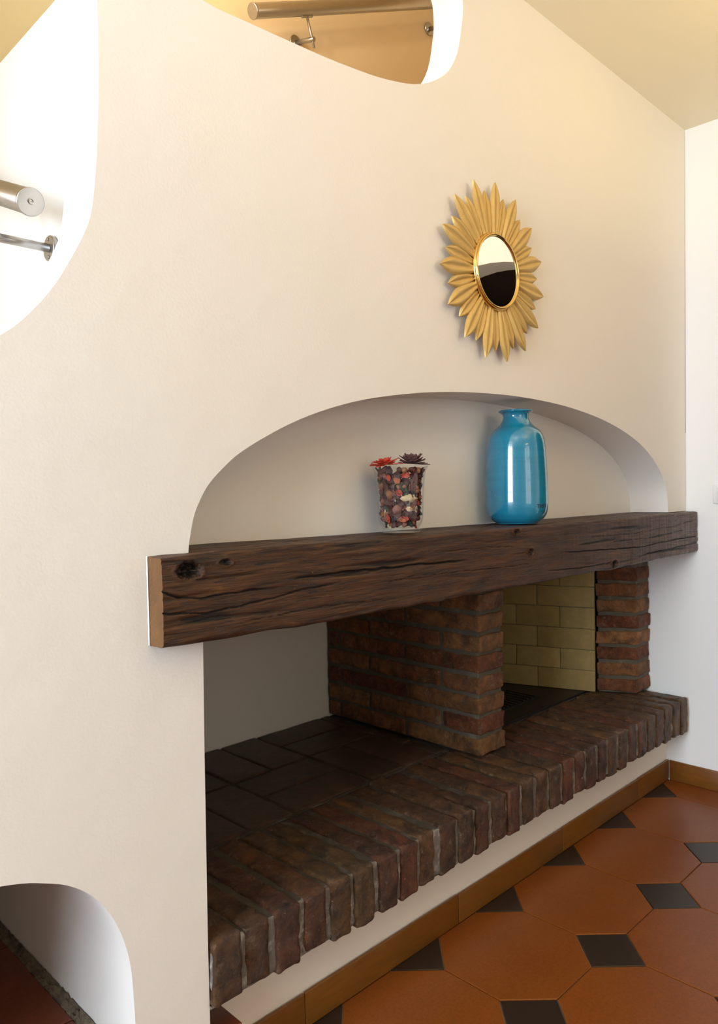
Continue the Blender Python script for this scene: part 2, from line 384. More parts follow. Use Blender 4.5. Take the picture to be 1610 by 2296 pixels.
# back panel of the shelf niche
ns = [(x, z) for (x, z) in niche_s]
B = [bm.verts.new((x, YM+.138, z)) for (x, z) in ns]
for t in tessellate_polygon([[Vector((x, z, 0)) for (x, z) in ns]]): bm.faces.new([B[i] for i in t])
obj('wall_front', bm, M_WALL, kind='structure')

# recess walls behind the hearth, plinth, tunnel end
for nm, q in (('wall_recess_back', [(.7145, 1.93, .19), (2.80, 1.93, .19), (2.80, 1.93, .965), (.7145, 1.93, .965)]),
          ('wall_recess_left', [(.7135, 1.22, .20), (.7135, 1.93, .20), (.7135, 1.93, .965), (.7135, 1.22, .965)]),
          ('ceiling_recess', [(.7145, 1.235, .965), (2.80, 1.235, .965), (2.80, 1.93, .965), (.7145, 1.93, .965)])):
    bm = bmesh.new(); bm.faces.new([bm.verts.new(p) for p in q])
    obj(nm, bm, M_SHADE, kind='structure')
obj('wall_plinth', box(.7095, XR-.004, YP, YP+.05, 0.0, .207), M_SHELL, kind='structure')
bm = bmesh.new(); bm.faces.new([bm.verts.new(p) for p in ((-.15, 1.965, .1), (.7, 1.965, .1), (.7, 1.965, .7), (-.15, 1.965, .7))])
obj('wall_passage', bm, M_WALL, kind='structure')

# right wall with an arched opening nearer the camera (seen in the mirror)
ar = [(.80, 0.0)] + [(.10+.70*math.cos(a*PI/24), 1.66+.465*math.sin(a*PI/24)) for a in range(0, 25)] + [(-.60, 0.0)]
loop = [(1.98, 0.0)] + ar + [(YR, 0.0), (YR, ZC), (1.106, ZC), (1.106, 1.3), (1.98, 1.3)]
bm = sheet([loop], lambda u, v, d: (xr(v)+d, u, v), [None])
A_ = [bm.verts.new((xr(z), y, z)) for (y, z) in ar]; B_ = [bm.verts.new((xr(z)+.17, y, z)) for (y, z) in ar]
for i in range(len(ar)-1):
    f = bm.faces.new((A_[i], A_[i+1], B_[i+1], B_[i])); f.smooth = True
obj('wall_right', bm, M_WALLR, kind='structure')
bm = bmesh.new()
box(2.99, 5.4, -1.8, 1.9, -.01, 2.6, bm)
fr = [f for f in bm.faces if abs(f.calc_center_median().x-2.99) < 1e-4]; bmesh.ops.delete(bm, geom=fr, context='FACES')
bmesh.ops.recalc_face_normals(bm, faces=bm.faces)
obj('wall_far_room', bm, simple('dark_wood_room', (0.22, 0.15, 0.09), 0.8), kind='structure')

quads_ = bmesh.new(); box(XR+.001, 3.0, -.599, .799, -.05, -.0005, quads_)
obj('floor_threshold', quads_, M_STEP, kind='structure')

# left wall with window, rear wall with window
def wall_with_window(name, place, u0, u1, w0, w1, z0, z1):
    bm = sheet([[(u0, 0), (u1, 0), (u1, ZC), (u0, ZC)], [(w0, z0), (w1, z0), (w1, z1), (w0, z1)]], place, [None, .12])
    return obj(name, bm, M_WALLR, kind='structure')
wall_with_window('wall_left', lambda u, v, d: (XL-d, u, v), YR, YM, -.20, 1.04, .82, 2.22)
wall_with_window('wall_rear', lambda u, v, d: (u, YR-d, v), XL, XR, -.25, 1.45, .6, 2.25)
def window(name, axis, c, a0, a1, z0, z1, rows):
    def bx(u0, u1, za, zb, t=.025):
        if axis == 'X': return box(c-t, c+t, u0, u1, za, zb)
        return box(u0, u1, c-t, c+t, za, zb)
    fr = bx(a0, a1, z0, z0+.05); 
    for (u0, u1, za, zb) in ((a0, a1, z1-.05, z1), (a0, a0+.045, z0+.05, z1-.05), (a1-.045, a1, z0+.05, z1-.05), ((a0+a1)/2-.03, (a0+a1)/2+.03, z0+.05, z1-.05)):
        if axis == 'X': box(c-.025, c+.025, u0, u1, za, zb, fr)
        else: box(u0, u1, c-.025, c+.025, za, zb, fr)
    root = obj(name, fr, M_FRAME, kind='structure')
    for k in range(1, rows):
        zz = z0+(z1-z0)*k/rows
        for (u0, u1) in ((a0+.045, (a0+a1)/2-.03), ((a0+a1)/2+.03, a1-.045)):
            obj('glazing_bar', bx(u0, u1, zz-.01, zz+.01, .012), M_FRAME, root)
    return root
window('window_1', 'X', XL-.06, -.20, 1.04, .82, 2.22, 4)
window('window_2', 'Y', YR-.06, -.25, 1.45, .6, 2.25, 4)

# ceiling with a softly rounded junction
bm = bmesh.new(); bm.faces.new([bm.verts.new(p) for p in ((XL, YR, ZC), (XR+.03, YR, ZC), (XR+.03, YM+.002, ZC), (XL, YM+.002, ZC))])
obj('ceiling', bm, M_CEIL, kind='structure')

# stairwell behind the wall
def quads(name, qs, m):
    bm = bmesh.new()
    for q in qs: bm.faces.new([bm.verts.new(p) for p in q])
    obj(name, bm, m, kind='structure')
quads('wall_stair_side', [[(.6, 1.216, .95), (.6, 2.6, .95), (.6, 2.6, 2.012), (.6, 1.216, 2.012)]], M_WALLR)
quads('ceiling_stair', [[(-1.3, 1.216, 2.012), (.62, 1.216, 2.012), (.62, 2.6, 2.012), (-1.3, 2.6, 2.012)]], M_SOFFIT_LIT)
quads('wall_stair_far', [[(-1.3, 2.6, .95), (.62, 2.6, .95), (.62, 2.6, 2.02), (-1.3, 2.6, 2.02)], [(-1.3, 1.216, .95), (-1.3, 2.6, .95), (-1.3, 2.6, 2.02), (-1.3, 1.216, 2.02)], [(-1.3, 1.216, .95), (.6, 1.216, .95), (.6, 2.6, .95), (-1.3, 2.6, .95)]], M_WALLR)
quads('wall_stair_back', [[(-1.3, 1.822, 2.03), (2.76, 1.822, 2.03), (2.76, 1.822, 3.7), (-1.3, 1.822, 3.7)], [(.62, 1.822, 1.45), (2.76, 1.822, 1.45), (2.76, 1.822, 2.03), (.62, 1.822, 2.03)]], M_STAIR)
quads('wall_stair_end', [[(2.76, 1.2, 1.4), (2.76, 1.822, 1.4), (2.76, 1.822, 3.7), (2.76, 1.2, 3.7)], [(-1.3, 1.2, 2.03), (-1.3, 1.822, 2.03), (-1.3, 1.822, 3.7), (-1.3, 1.2, 3.7)], [(-1.3, 1.2, 3.7), (2.76, 1.2, 3.7), (2.76, 1.822, 3.7), (-1.3, 1.822, 3.7)], [(-1.3, 1.2, 2.41), (2.76, 1.2, 2.41), (2.76, 1.2, 3.7), (-1.3, 1.2, 3.7)], [(.62, 1.2, 1.45), (2.76, 1.2, 1.45), (2.76, 1.822, 1.45), (.62, 1.822, 1.45)]], M_STAIR)

# ------------------------------------------------------------------ floor: octagons and black dots
fl = obj('floor', box(XL, XR, YR, YP+.0, -.06, -.004), M_GROUT, kind='structure')
PIT = .3300; DD = .0888; OX = 1.3279; OY = 1.1710
def clip(poly, x0, x1, y0, y1):
    def cut(P, f, inter):
        out = []
        for i in range(len(P)):
            a, b = P[i-1], P[i]
            if f(b):
                if not f(a): out.append(inter(a, b))
                out.append(b)
            elif f(a): out.append(inter(a, b))
        return out
    def ix(v): return lambda a, b: (v, a[1]+(b[1]-a[1])*(v-a[0])/(b[0]-a[0]))
    def iy(v): return lambda a, b: (a[0]+(b[0]-a[0])*(v-a[1])/(b[1]-a[1]), v)
    for f, g in ((lambda p: p[0] >= x0, ix(x0)), (lambda p: p[0] <= x1, ix(x1)), (lambda p: p[1] >= y0, iy(y0)), (lambda p: p[1] <= y1, iy(y1))):
        if len(poly) < 3: return []
        poly = cut(poly, f, g)
    return poly
def inset(poly, g):
    cx = sum(p[0] for p in poly)/len(poly); cy = sum(p[1] for p in poly)/len(poly); n = len(poly); out = []
    lines = []
    for i in range(n):
        a = Vector(poly[i]); b = Vector(poly[(i+1) % n]); d = (b-a).normalized(); nn = Vector((-d.y, d.x))
        if nn.dot(Vector((cx, cy))-a) < 0: nn = -nn
        lines.append((a+nn*g, d))
    for i in range(n):
        p, d = lines[i-1]; q, e = lines[i]; den = d.x*e.y-d.y*e.x
        if abs(den) < 1e-6: out.append(tuple(q)); continue
        t = ((q.x-p.x)*e.y-(q.y-p.y)*e.x)/den; out.append((p.x+d.x*t, p.y+d.y*t))
    return out
def slab(poly, z0, z1, bev=.0016):
    bm = bmesh.new(); top = inset(poly, bev)
    r0 = [bm.verts.new((x, y, z0)) for x, y in poly]; r1 = [bm.verts.new((x, y, z1-bev*.6)) for x, y in poly]; r2_ = [bm.verts.new((x, y, z1)) for x, y in top]
    n = len(poly)
    for A, B in ((r0, r1), (r1, r2_)):
        for i in range(n): bm.faces.new((A[i], A[(i+1) % n], B[(i+1) % n], B[i]))
    bm.faces.new(r2_); bmesh.ops.recalc_face_normals(bm, faces=bm.faces); return bm
share = {}
def put_tile(name, poly, c, m):
    full = poly; cp = clip(poly, XL+.002, XR-.004, YR+.002, YP-.003)
    if len(cp) < 3: return
    area_ = abs(sum(cp[i-1][0]*cp[i][1]-cp[i][0]*cp[i-1][1] for i in range(len(cp))))/2
    if area_ < 2e-4: return
    whole = len(cp) == len(full) and all(abs(a[0]-b[0])+abs(a[1]-b[1]) < 1e-9 for a, b in zip(sorted(cp), sorted(full)))
    if whole and name in share:
        o = bpy.data.objects.new(name, share[name]); COL.objects.link(o); o.parent = fl
        o.location = Vector((c[0], c[1], -.0035))-WLOC[fl.name]+Vector((0, 0, 0)); return
    cp = [p for i, p in enumerate(cp) if (Vector(p)-Vector(cp[i-1])).length > 1e-4]
    cp = inset(cp, .0011) if len(cp) > 2 else cp
    o = obj(name, slab(cp, -.0035, random.uniform(-.0002, .0003)), m, fl, origin=(c[0], c[1], -.0035))
    if whole: share[name] = o.data
for j in range(-1, 14):
    for i in range(-11, 6):
        cx, cy = OX+i*PIT, OY-j*PIT
        put_tile('black_tile', [(cx-DD, cy), (cx, cy-DD), (cx+DD, cy), (cx, cy+DD)], (cx, cy), M_TILEK)
        ox, oy = cx+PIT/2, cy-PIT/2; h = PIT/2; k = h-DD
        put_tile('octagon_tile', [(ox-k, oy-h), (ox+k, oy-h), (ox+h, oy-k), (ox+h, oy+k), (ox+k, oy+h), (ox-k, oy+h), (ox-h, oy+k), (ox-h, oy-k)], (ox, oy), M_TILE)

# baseboards made of boards
bb = obj('baseboard_front', box(.712, XR-.010, YP-.003, YP, 0.0005, .070), M_SHELL, kind='structure')
xs = [.711, .98, 1.497, 2.014, 2.531, 2.789]
for i, (a, b) in enumerate(zip(xs, xs[1:])):
    obj('board', rbox(a+.0008, b-.0008, YP-.0105, YP-.0032, .0006, .0755+.001*math.sin(i*2), .0025, .3, .0004, 6, i), M_BASEB, bb, smooth=True)
bb2 = obj('baseboard_right', box(XR-.0035, XR-.001, .80, YP-.012, .0005, .070), M_SHELL, kind='structure')
ys = [.802, .99, YP-.0115]
for i, (a, b) in enumerate(zip(ys, ys[1:])):
    obj('board', rbox(XR-.0115, XR-.004, a+.0008, b-.0008, .0006, .0745, .0025, .3, .0004, 6, i+9), M_BASEB, bb2, smooth=True)

# raised tiled floor in the low arched passage
step = obj('floor_passage', box(-.028, .5665, YM+.004, 1.96, .1665, .1745), M_GROUT, kind='structure')
yy = [YM+.005, 1.300, 1.612, 1.955]; xx = [-.028, .27, .5515]
for a, b in zip(yy, yy[1:]):
    for c, d in zip(xx, xx[1:]):
        obj('floor_tile', slab([(c+.002, a+.002), (d-.002, a+.002), (d-.002, b-.002), (c+.002, b-.002)], .1748, .182, .002), M_STEP, step)
# rubble mortar strip where the tiles stop short of the wall
bm = bmesh.new(); n = 170; prev = None
for i in range(n+1):
    y = YM+.006+(1.955-YM)*i/n; row = []
    for k in range(7):
        t = k/6; jag = noise.noise(Vector((y*60, k*3.1, 0)))*.0035
        x = .5495+.0175*t+(jag if 0 < k < 6 else (jag*.9-.001 if k == 0 else 0)); z = .181+.009*t+noise.noise(Vector((y*90, t*9, 4)))*.006
        row.append(bm.verts.new((min(x, .5675), y, z)))
    if prev:
        for k in range(6): bm.faces.new((prev[k], prev[k+1], row[k+1], row[k]))
    prev = row
obj('mortar_edge', bm, M_ROUGH, step)

# small tiled ledge under the first hearth brick
ld = thing('ledge', 'dark reddish brown tiled ledge below the hearth\'s near left end', 'ledge', (.745, 1.14, .0))
obj('block', box(.7105, .775, YM+.006, YP-.012, .078, .143), M_SHELL, ld)
obj('tile', rbox(.7105, .779, YM+.003, YP-.0025, .1435, .151, .002, .05, .0004, 10, 3), M_STEP, ld, smooth=True)

# ------------------------------------------------------------------ hearth
he = thing('hearth', 'raised brick hearth ledge of dark bricks set on edge under the beam', 'hearth', (1.75, 1.25, .2))
bm = rbox(.713, XR-.006, 1.1035, 1.404, .211, .3225, .003, .012, .0016, 40, 5)
obj('mortar', bm, M_MOR, he, smooth=True)
obj('mortar', rbox(.7125, XR-.0055, 1.0995, 1.112, .2135, .3215, .004, .010, .0022, 55, 6), M_MORF, he, smooth=True, label='chalky pale grey mortar in the front joints')
obj('mortar', box(.716, XR-.006, 1.404, 1.928, .209, .3245), M_MOR, he)
x0 = .7125; nb = 30; pit = (XR-.006-x0)/nb
for i in range(nb):
    a = x0+pit*i+random.uniform(-.0025, .0025); wd = pit-.0125+random.uniform(-.004, .003)
    if i == 0: a = x0; wd = .060
    if i == nb-1: wd = min(wd, XR-.006-a)
    y0 = 1.0925+random.uniform(-.003, .004); zb = .214-.010*i/nb+random.uniform(-.005, .004)
    zt = ZH+random.uniform(-.0035, .0005); sk = random.uniform(-.006, .006); tl = random.uniform(-.003, .003)
    if i in (0, nb-1): sk = 0; tl = 0
    def mp(p, a=a, sk=sk, tl=tl, y0=y0): return Vector((p.x+sk*(p.y-y0)/.3, p.y, p.z+tl*(p.x-a)/.06))
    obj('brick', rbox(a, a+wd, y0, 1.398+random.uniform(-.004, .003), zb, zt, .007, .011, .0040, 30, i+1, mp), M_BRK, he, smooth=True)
# basket-woven pavers inside the left bay
G = .004; blk = .273; k = 0
for bj in range(2):
    for bi in range(-2, 3):
        X0 = 1.158+bi*blk; Y0 = 1.4065+bj*.262
        for s in range(2):
            if (bi+bj) % 2: r_ = (X0+s*blk/2, X0+(s+1)*blk/2, Y0, Y0+.262)
            else: r_ = (X0, X0+blk, Y0+s*.131, Y0+(s+1)*.131)
            a, b, c, d = max(r_[0], .718), min(r_[1], 1.749), max(r_[2], 1.405), min(r_[3], 1.9335)
            k += 1
            if b-a < .03: continue
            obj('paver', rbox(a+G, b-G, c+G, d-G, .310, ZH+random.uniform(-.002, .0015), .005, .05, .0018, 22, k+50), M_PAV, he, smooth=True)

# ------------------------------------------------------------------ brick pier
pr = thing('brick_pier', 'wide orange-brown brick pier standing mid hearth between left bay and firebox', 'pier', (1.81, 1.6, ZH))
obj('mortar', rbox(1.7525, 1.8685, 1.285, 1.925, .3355, .862, .003, .03, .0012, 30, 4), M_MORP, pr, smooth=True)
pj = .0600; k = 0
for row in range(9):
    z0_ = .3375+row*pj; z1_ = z0_+.0485
    if row == 8: z1_ = .8625; z0_ = .824
    cuts = [1.279, 1.563, 1.863, 1.925] if row % 2 == 0 else [1.279, 1.420, 1.720, 1.925]
    for q, (a, b) in enumerate(zip(cuts, cuts[1:])):
        k += 1; dx = random.uniform(-.002, .002); tz = random.uniform(-.0015, .0015); fy = random.uniform(-.003, .003) if q == 0 else 0
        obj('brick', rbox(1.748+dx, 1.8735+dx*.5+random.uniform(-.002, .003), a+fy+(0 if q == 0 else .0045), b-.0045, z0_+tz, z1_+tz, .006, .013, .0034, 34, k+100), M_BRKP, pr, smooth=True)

# ------------------------------------------------------------------ right pillar (splayed)
pl = thing('brick_pillar', 'narrow brick pillar against the white right wall beside the firebox', 'pillar', (2.72, 1.3, ZH))
def splay(p):
    # shifts the left face back to the firebox side
    t = (p.y-1.242)/.13; u = (2.795-p.x)/(2.795-2.686)
    return Vector((p.x-u*t*.068, p.y, p.z))
obj('mortar', rbox(2.6895, 2.7935, 1.2465, 1.368, .333, .862, .003, .03, .001, 30, 8, splay), M_MORP, pl, smooth=True)
for row in range(9):
    z0_ = .337+row*.0600; z1_ = min(z0_+.0475, .8625)
    if row == 8: z0_ = .822
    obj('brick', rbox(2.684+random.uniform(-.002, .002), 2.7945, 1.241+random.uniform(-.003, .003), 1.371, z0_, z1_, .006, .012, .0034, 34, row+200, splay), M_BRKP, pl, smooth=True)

# ------------------------------------------------------------------ firebox
fb = thing('firebox', 'ochre firebrick-lined firebox with black iron floor between pier and pillar', 'firebox', (2.25, 1.6, ZH))
A0 = Vector((2.611, 1.372)); dirv = (Vector((2.502, 1.688))-Vector((2.611, 1.362))).normalized(); nrm = Vector((-dirv.y, dirv.x))
if nrm.x > 0: nrm = -nrm
def on_splay(s, d, z): q = A0+dirv*s+nrm*d; return Vector((q.x, q.y, z))
LEN = .50
def splay_box(s0, s1, z0, z1, d0, d1, seed, r=.002, amp=.0006):
    return rbox(s0, s1, d0, d1, z0, z1, r, .08, amp, 20, seed, lambda p: on_splay(p.x, p.y, p.z))
obj('backing', splay_box(0, LEN, .334, .955, -.03, -.0030, 1), M_MORP, fb)
zr = [.332, .411, .490, .570, .651, .730, .810, .890, .955]; k = 0
for r_, (a, b) in enumerate(zip(zr, zr[1:])):
    cuts = [0, .218, .388, LEN] if r_ % 2 == 0 else [0, .130, .301, .47, LEN]
    for c, d in zip(cuts, cuts[1:]):
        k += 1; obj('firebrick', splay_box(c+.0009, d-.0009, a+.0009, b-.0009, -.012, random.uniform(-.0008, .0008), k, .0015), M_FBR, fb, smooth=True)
q = A0+dirv*LEN
obj('back_panel', box(1.883, q.x-.004, q.y-.003, q.y+.02, .333, .955), M_FBR, fb)
obj('side_panel', box(1.883, 1.894, 1.42, q.y-.005, .333, .955), M_FBR, fb)
# iron floor plate with a slotted grate
pt = bmesh.new()
poly = [(1.8965, 1.4075), (2.598, 1.4075), (q.x-.006, q.y-.005), (1.8965, q.y-.005)]
pt = slab(poly, .3255, .3325, .001)
fpl = obj('iron_plate', pt, M_PLATE, fb)
gr = obj('grate', box(2.10, 2.42, 1.490, 1.640, .3328, .3355), M_PLATE, fpl)
M_SLOT = simple('soot_black', (0.004, 0.004, 0.004), 0.9)
for i in range(12):
    obj('slot_bar', rbox(2.11+i*.0258, 2.123+i*.0258, 1.500, 1.630, .3357, .3395, .0012, .1, 0, 1, 0), M_PLATE, fb)

# ------------------------------------------------------------------ oak beam
def build_beam():
    X0, X1 = .6135, XR-.003; Y0, Y1 = 1.0618, 1.2415
    CR = [[(.606, .962), (.644, .946), (.682, .940), (.755, .942), (.852, .941)],
          [(.88, .950), (.896, .952), (.988, .954), (1.09, .952), (1.174, .950), (1.27, .949), (1.417, .944)],
          [(.606, .925), (.695, .914), (.79, .919), (.94, .932), (1.0, .936)],
          [(1.85, .933), (1.897, .929), (2.135, .921), (2.339, .913), (2.6, .922), (2.795, .922)],
          [(2.3, .884), (2.451, .889), (2.657, .895), (2.795, .897)],
          [(1.1, .922), (1.25, .925), (1.5, .917), (1.7, .915)],
          [(1.3, .972), (1.5, .969), (1.62, .962)], [(2.0, .965), (2.3, .960), (2.6, .968), (2.795, .985)],
          [(.75, .888), (.95, .893), (1.15, .887)], [(1.75, .889), (1.95, .880), (2.15, .881)], [(2.1, .944), (2.4, .939), (2.7, .951)]]
    W = [.0016, .0022, .0014, .0016, .0015, .0010, .0010, .0010, .0010, .0012, .0008]
    D = [.005, .009, .005, .007, .006, .003, .003, .003, .003, .005, .003]
    KN = [(.664, .988, .020, .0125, .016), (.735, .996, .011, .005, .004), (1.684, .944, .010, .008, .008), (2.150, .874, .014, .010, .010), (1.62, 1.0, .012, .006, .004)]
    def crack(x, z):
        d = 0
        for c, w_, dp in zip(CR, W, D):
            if x < c[0][0] or x > c[-1][0]: continue
            for (xa, za), (xb, zb) in zip(c, c[1:]):
                if xa <= x <= xb:
                    zz = za+(zb-za)*(x-xa)/(xb-xa)+.0022*noise.noise(Vector((x*35, za*7, 1)))
                    taper = min(1, (x-c[0][0])/.05+ (1 if c[0][0] < .61 else 0), (c[-1][0]-x)/.05 + (1 if c[-1][0] > 2.79 else 0))
                    ww = w_*(.6+.6*abs(noise.noise(Vector((x*12, 3, 3)))))
                    d -= dp*max(taper, 0)*math.exp(-((z-zz)/ww)**2)
        return d
    def topz(x): return 1.0125+.0035*math.exp(-((x-.8)/.2)**2)+.0012*noise.noise(Vector((x*9, 0, 5)))
    def botz(x):
        return .8605+.008*max(0, (1.0-x))/.4+.0055*max(0, x-2.25)/.5+.004*noise.noise(Vector((x*5, 2, 7)))*.6-.004*math.exp(-((x-2.14)/.05)**2)
    R = .007
    # perimeter stations: (face, t) ; dense at the front
    st = []
    nf, ntp, nbm = 78, 34, 26
    for i in range(ntp+1): st.append(('t', 1-i/ntp))       # top back -> front
    for i in range(1, 4): st.append(('c1', i/4))
    for i in range(nf+1): st.append(('f', 1-i/nf))
    for i in range(1, 4): st.append(('c2', i/4))
    for i in range(nbm+1): st.append(('b', i/nbm))
    nx = 800; bm = bmesh.new(); rows = []; cav = bm.verts.layers.float.new('cavity')
    for ix in range(nx+1):
        x = X0+(X1-X0)*ix/nx; zt = topz(x); zb = botz(x); row = []
        wob = .0022*noise.noise(Vector((x*4.0, 8, 1)))
        rt = R*(1+.6*noise.noise(Vector((x*22, 1, 9)))); rb = R*(1.2+.8*noise.noise(Vector((x*18, 5, 2))))
        right = min(1, max(0, (x-1.75)/.5))
        for (fc, t) in st:
            if fc == 't': y = Y0+rt+(Y1-Y0-rt)*t; z = zt; nv = Vector((0, 0, 1))
            elif fc == 'c1': a = t*PI/2; y = Y0+rt-rt*math.sin(a); z = zt-rt+rt*math.cos(a); nv = Vector((0, -math.sin(a), math.cos(a)))
            elif fc == 'f': y = Y0; z = zb+rb+(zt-rt-zb-rb)*t; nv = Vector((0, -1, 0))
            elif fc == 'c2': a = t*PI/2; y = Y0+rb-rb*math.cos(a); z = zb+rb-rb*math.sin(a); nv = Vector((0, -math.cos(a), -math.sin(a)))
            else: y = Y0+rb+(Y1-Y0-rb)*t; z = zb; nv = Vector((0, 0, -1))
            s = z*1.0+y*1.0; cv_ = 0.0
            d = .0012*noise.noise(Vector((x*7, s*45, 3)))+.0008*noise.noise(Vector((x*16, s*150, 7)))
            g = noise.noise(Vector((x*5, y*85, z*85+11)))
            if g > .26: d -= .0045*(g-.26)/.4; cv_ = max(cv_, min(.75, max(0, g-.36)*4))
            d += .0009*right*noise.noise(Vector((x*75, s*9, 2)))
            d += .0020*noise.noise(Vector((x*14, y*14, z*14)))
            if fc in ('f', 'c1', 'c2'):
                ck = crack(x, z); d += ck; cv_ = max(cv_, min(1, -ck*320))
                for (kx, kz, rx, rz, dp) in KN:
                    rr = ((x-kx)/rx)**2+((z-kz)/rz)**2
                    if rr < 4:
                        kz_ = math.exp(-rr**2*.8)*(1+1.3*noise.noise(Vector((x*190, z*190, 1)))); d -= dp*kz_; cv_ = max(cv_, min(1, kz_*1.2))
                        d += .0025*math.exp(-(math.sqrt(rr)-1.35)**2*14)
            if fc == 't': d = d*1.3-.0008
            if t >= .999 and fc in ('t', 'b'): d = 0
            vv_ = bm.verts.new(Vector((x, y+wob*(fc in ('f', 'c1', 'c2')), z))+nv*d); vv_[cav] = cv_; row.append(vv_)
        rows.append(row)
    ns_ = len(st)
    for a, b in zip(rows, rows[1:]):
        for k in range(ns_-1):
            f = bm.faces.new((a[k], a[k+1], b[k+1], b[k])); f.smooth = True
        bm.faces.new((a[-1], a[0], b[0], b[-1]))
    for row in (rows[0], rows[-1]):
        f = bm.faces.new(row); f.material_index = 1
        for e in f.edges: e.smooth = False
    bmesh.ops.recalc_face_normals(bm, faces=bm.faces)
    return bm
be = obj('mantel_beam', build_beam(), [M_BEAM, M_ENDW])
tag(be, 'long dark rough-hewn oak mantel beam spanning the whole fireplace', 'beam')
# white plaster smeared on the beam's left end
bm = bmesh.new(); prev = None
for i in range(41):
    z = .868+.146*i/40; wv = .0009+.0009*noise.noise(Vector((z*90, 3, 1)))
    a = bm.verts.new((.6128, YM-.001, z)); b = bm.verts.new((.6124, YM-.001-wv*1.2, z)); c = bm.verts.new((.6110, YM-.0005, z))
    if prev:
        bm.faces.new((prev[0], prev[1], b, a)); bm.faces.new((prev[1], prev[2], c, b))
    prev = (a, b, c)
obj('plaster_smear', bm, M_WALLR, be, label='white paint line along the beam end')

# ------------------------------------------------------------------ sunburst mirror
MC = Vector((1.578, 1.088, 1.6495))
mr = thing('sunburst_mirror', 'round wall mirror with a gold sunburst frame of ribbed leaves', 'mirror', MC)
def leaf_mesh(Rt, wmax):
    bm = bmesh.new(); uvl = bm.loops.layers.uv.new('UVMap'); r0 = .080; L = Rt-r0; n = 26; mcols = 5; rows = []
    for i in range(n+1):
        t = i/n
        wd = wmax*(.36+.64*math.sin(min(1, t/.64)*PI/2)**1.25) if t < .64 else wmax*(1-((t-.64)/.36)**1.9)
        wd = max(wd, .0004); row = []
        for k in range(-mcols, mcols+1):
            v = k/mcols; hgt = .0052*math.sin(abs(v)*PI*.92)**.9*min(1, wd/wmax*1.1)+.0022*t
            ed = -.0028*max(0, abs(v)-.6)/.4
            x = v*wd/2*(1+(.05 if abs(k) == mcols and i % 2 else 0)); z = r0+L*t
            row.append((bm.verts.new((x, -(hgt+ed), z)), L*t, v*wd/2))
        rows.append(row)
    for a, b in zip(rows, rows[1:]):
        for k in range(2*mcols):
            f = bm.faces.new((a[k][0], a[k+1][0], b[k+1][0], b[k][0])); f.smooth = True
            for lp, src in zip(f.loops, (a[k], a[k+1], b[k+1], b[k])): lp[uvl].uv = (src[1], src[2])
    # back shell gives the leaf thickness
    g = bmesh.ops.duplicate(bm, geom=list(bm.verts)+list(bm.edges)+list(bm.faces))
    vs = [e for e in g['geom'] if isinstance(e, bmesh.types.BMVert)]
    for v in vs: v.co.y += .0012
    for f in [e for e in g['geom'] if isinstance(e, bmesh.types.BMFace)]: f.normal_flip()
    me = bpy.data.meshes.new('leaf'); bm.to_mesh(me); bm.free(); me.materials.append(M_LEAF); return me
LL = leaf_mesh(.2215, .0405); LS = leaf_mesh(.1955, .0345)
for i in range(30):
    ang = math.radians(113.6-12*i); o = bpy.data.objects.new('leaf', LL if i % 2 == 0 else LS); COL.objects.link(o); o.parent = mr
    o.location = (0, -.003 if i % 2 == 0 else .0012, 0)
    o.rotation_euler = (0, PI/2-ang, 0)
obj('frame_ring', lathe([(.082, .004), (.0850, .0045), (.0868, .0080), (.0888, .0100), (.0910, .0096), (.0922, .0070), (.0912, .0058), (.0935, .0048), (.0962, .0010), (.092, -.004), (.083, -.004), (.082, .004)], (MC.x, MC.y-.004, MC.z), 96, 'Y'), M_BRASS, mr, smooth=True)
cv = [(.0005, .0064), (.03, .00635), (.06, .0062), (.0845, .0060)]
obj('mirror_glass', lathe(cv, (MC.x, MC.y-.003, MC.z), 96, 'Y'), M_MIRROR, mr, smooth=True, label='round silvered mirror glass')
obj('backing_disc', lathe([(.001, .0), (.11, .0), (.11, .012), (.001, .012)], (MC.x, 1.1045, MC.z), 48, 'Y'), M_GOLD, mr)

# ------------------------------------------------------------------ turquoise vase
VC = (1.765, 1.155, 1.0135); SV = 1.0
vp = [(.0005, .001), (.052, .001), (.058, .003), (.0665, .0085), (.0745, .017), (.0805, .028), (.0835, .042), (.0848, .06), (.0845, .10), (.0830, .145), (.0808, .185), (.0785, .215), (.0745, .235), (.0685, .2485), (.0605, .2575), (.0500, .266), (.0425, .2735), (.0372, .282), (.0345, .2905), (.0350, .2975), (.0390, .3025), (.0455, .3055), (.0465, .3085), (.0440, .3105), (.0405, .3085), (.034, .302), (.031, .292), (.034, .275), (.05, .26), (.06, .25)]
vp = catmull([(r, z, 0) for r, z in vp], 3); vp = [(p[0], p[1]) for p in vp]
va = thing('vase', 'tall turquoise glazed ceramic vase standing on the beam', 'vase', VC)
obj('body', lathe(vp, VC, 96), M_GLAZE, va, smooth=True)
def vrad(z):
    for (r0_, z0_), (r1_, z1_) in zip(vp, vp[1:]):
        if z0_ <= z <= z1_ and z1_ > z0_ and r0_ > .05: return r0_+(r1_-r0_)*(z-z0_)/(z1_-z0_)
    return .0845
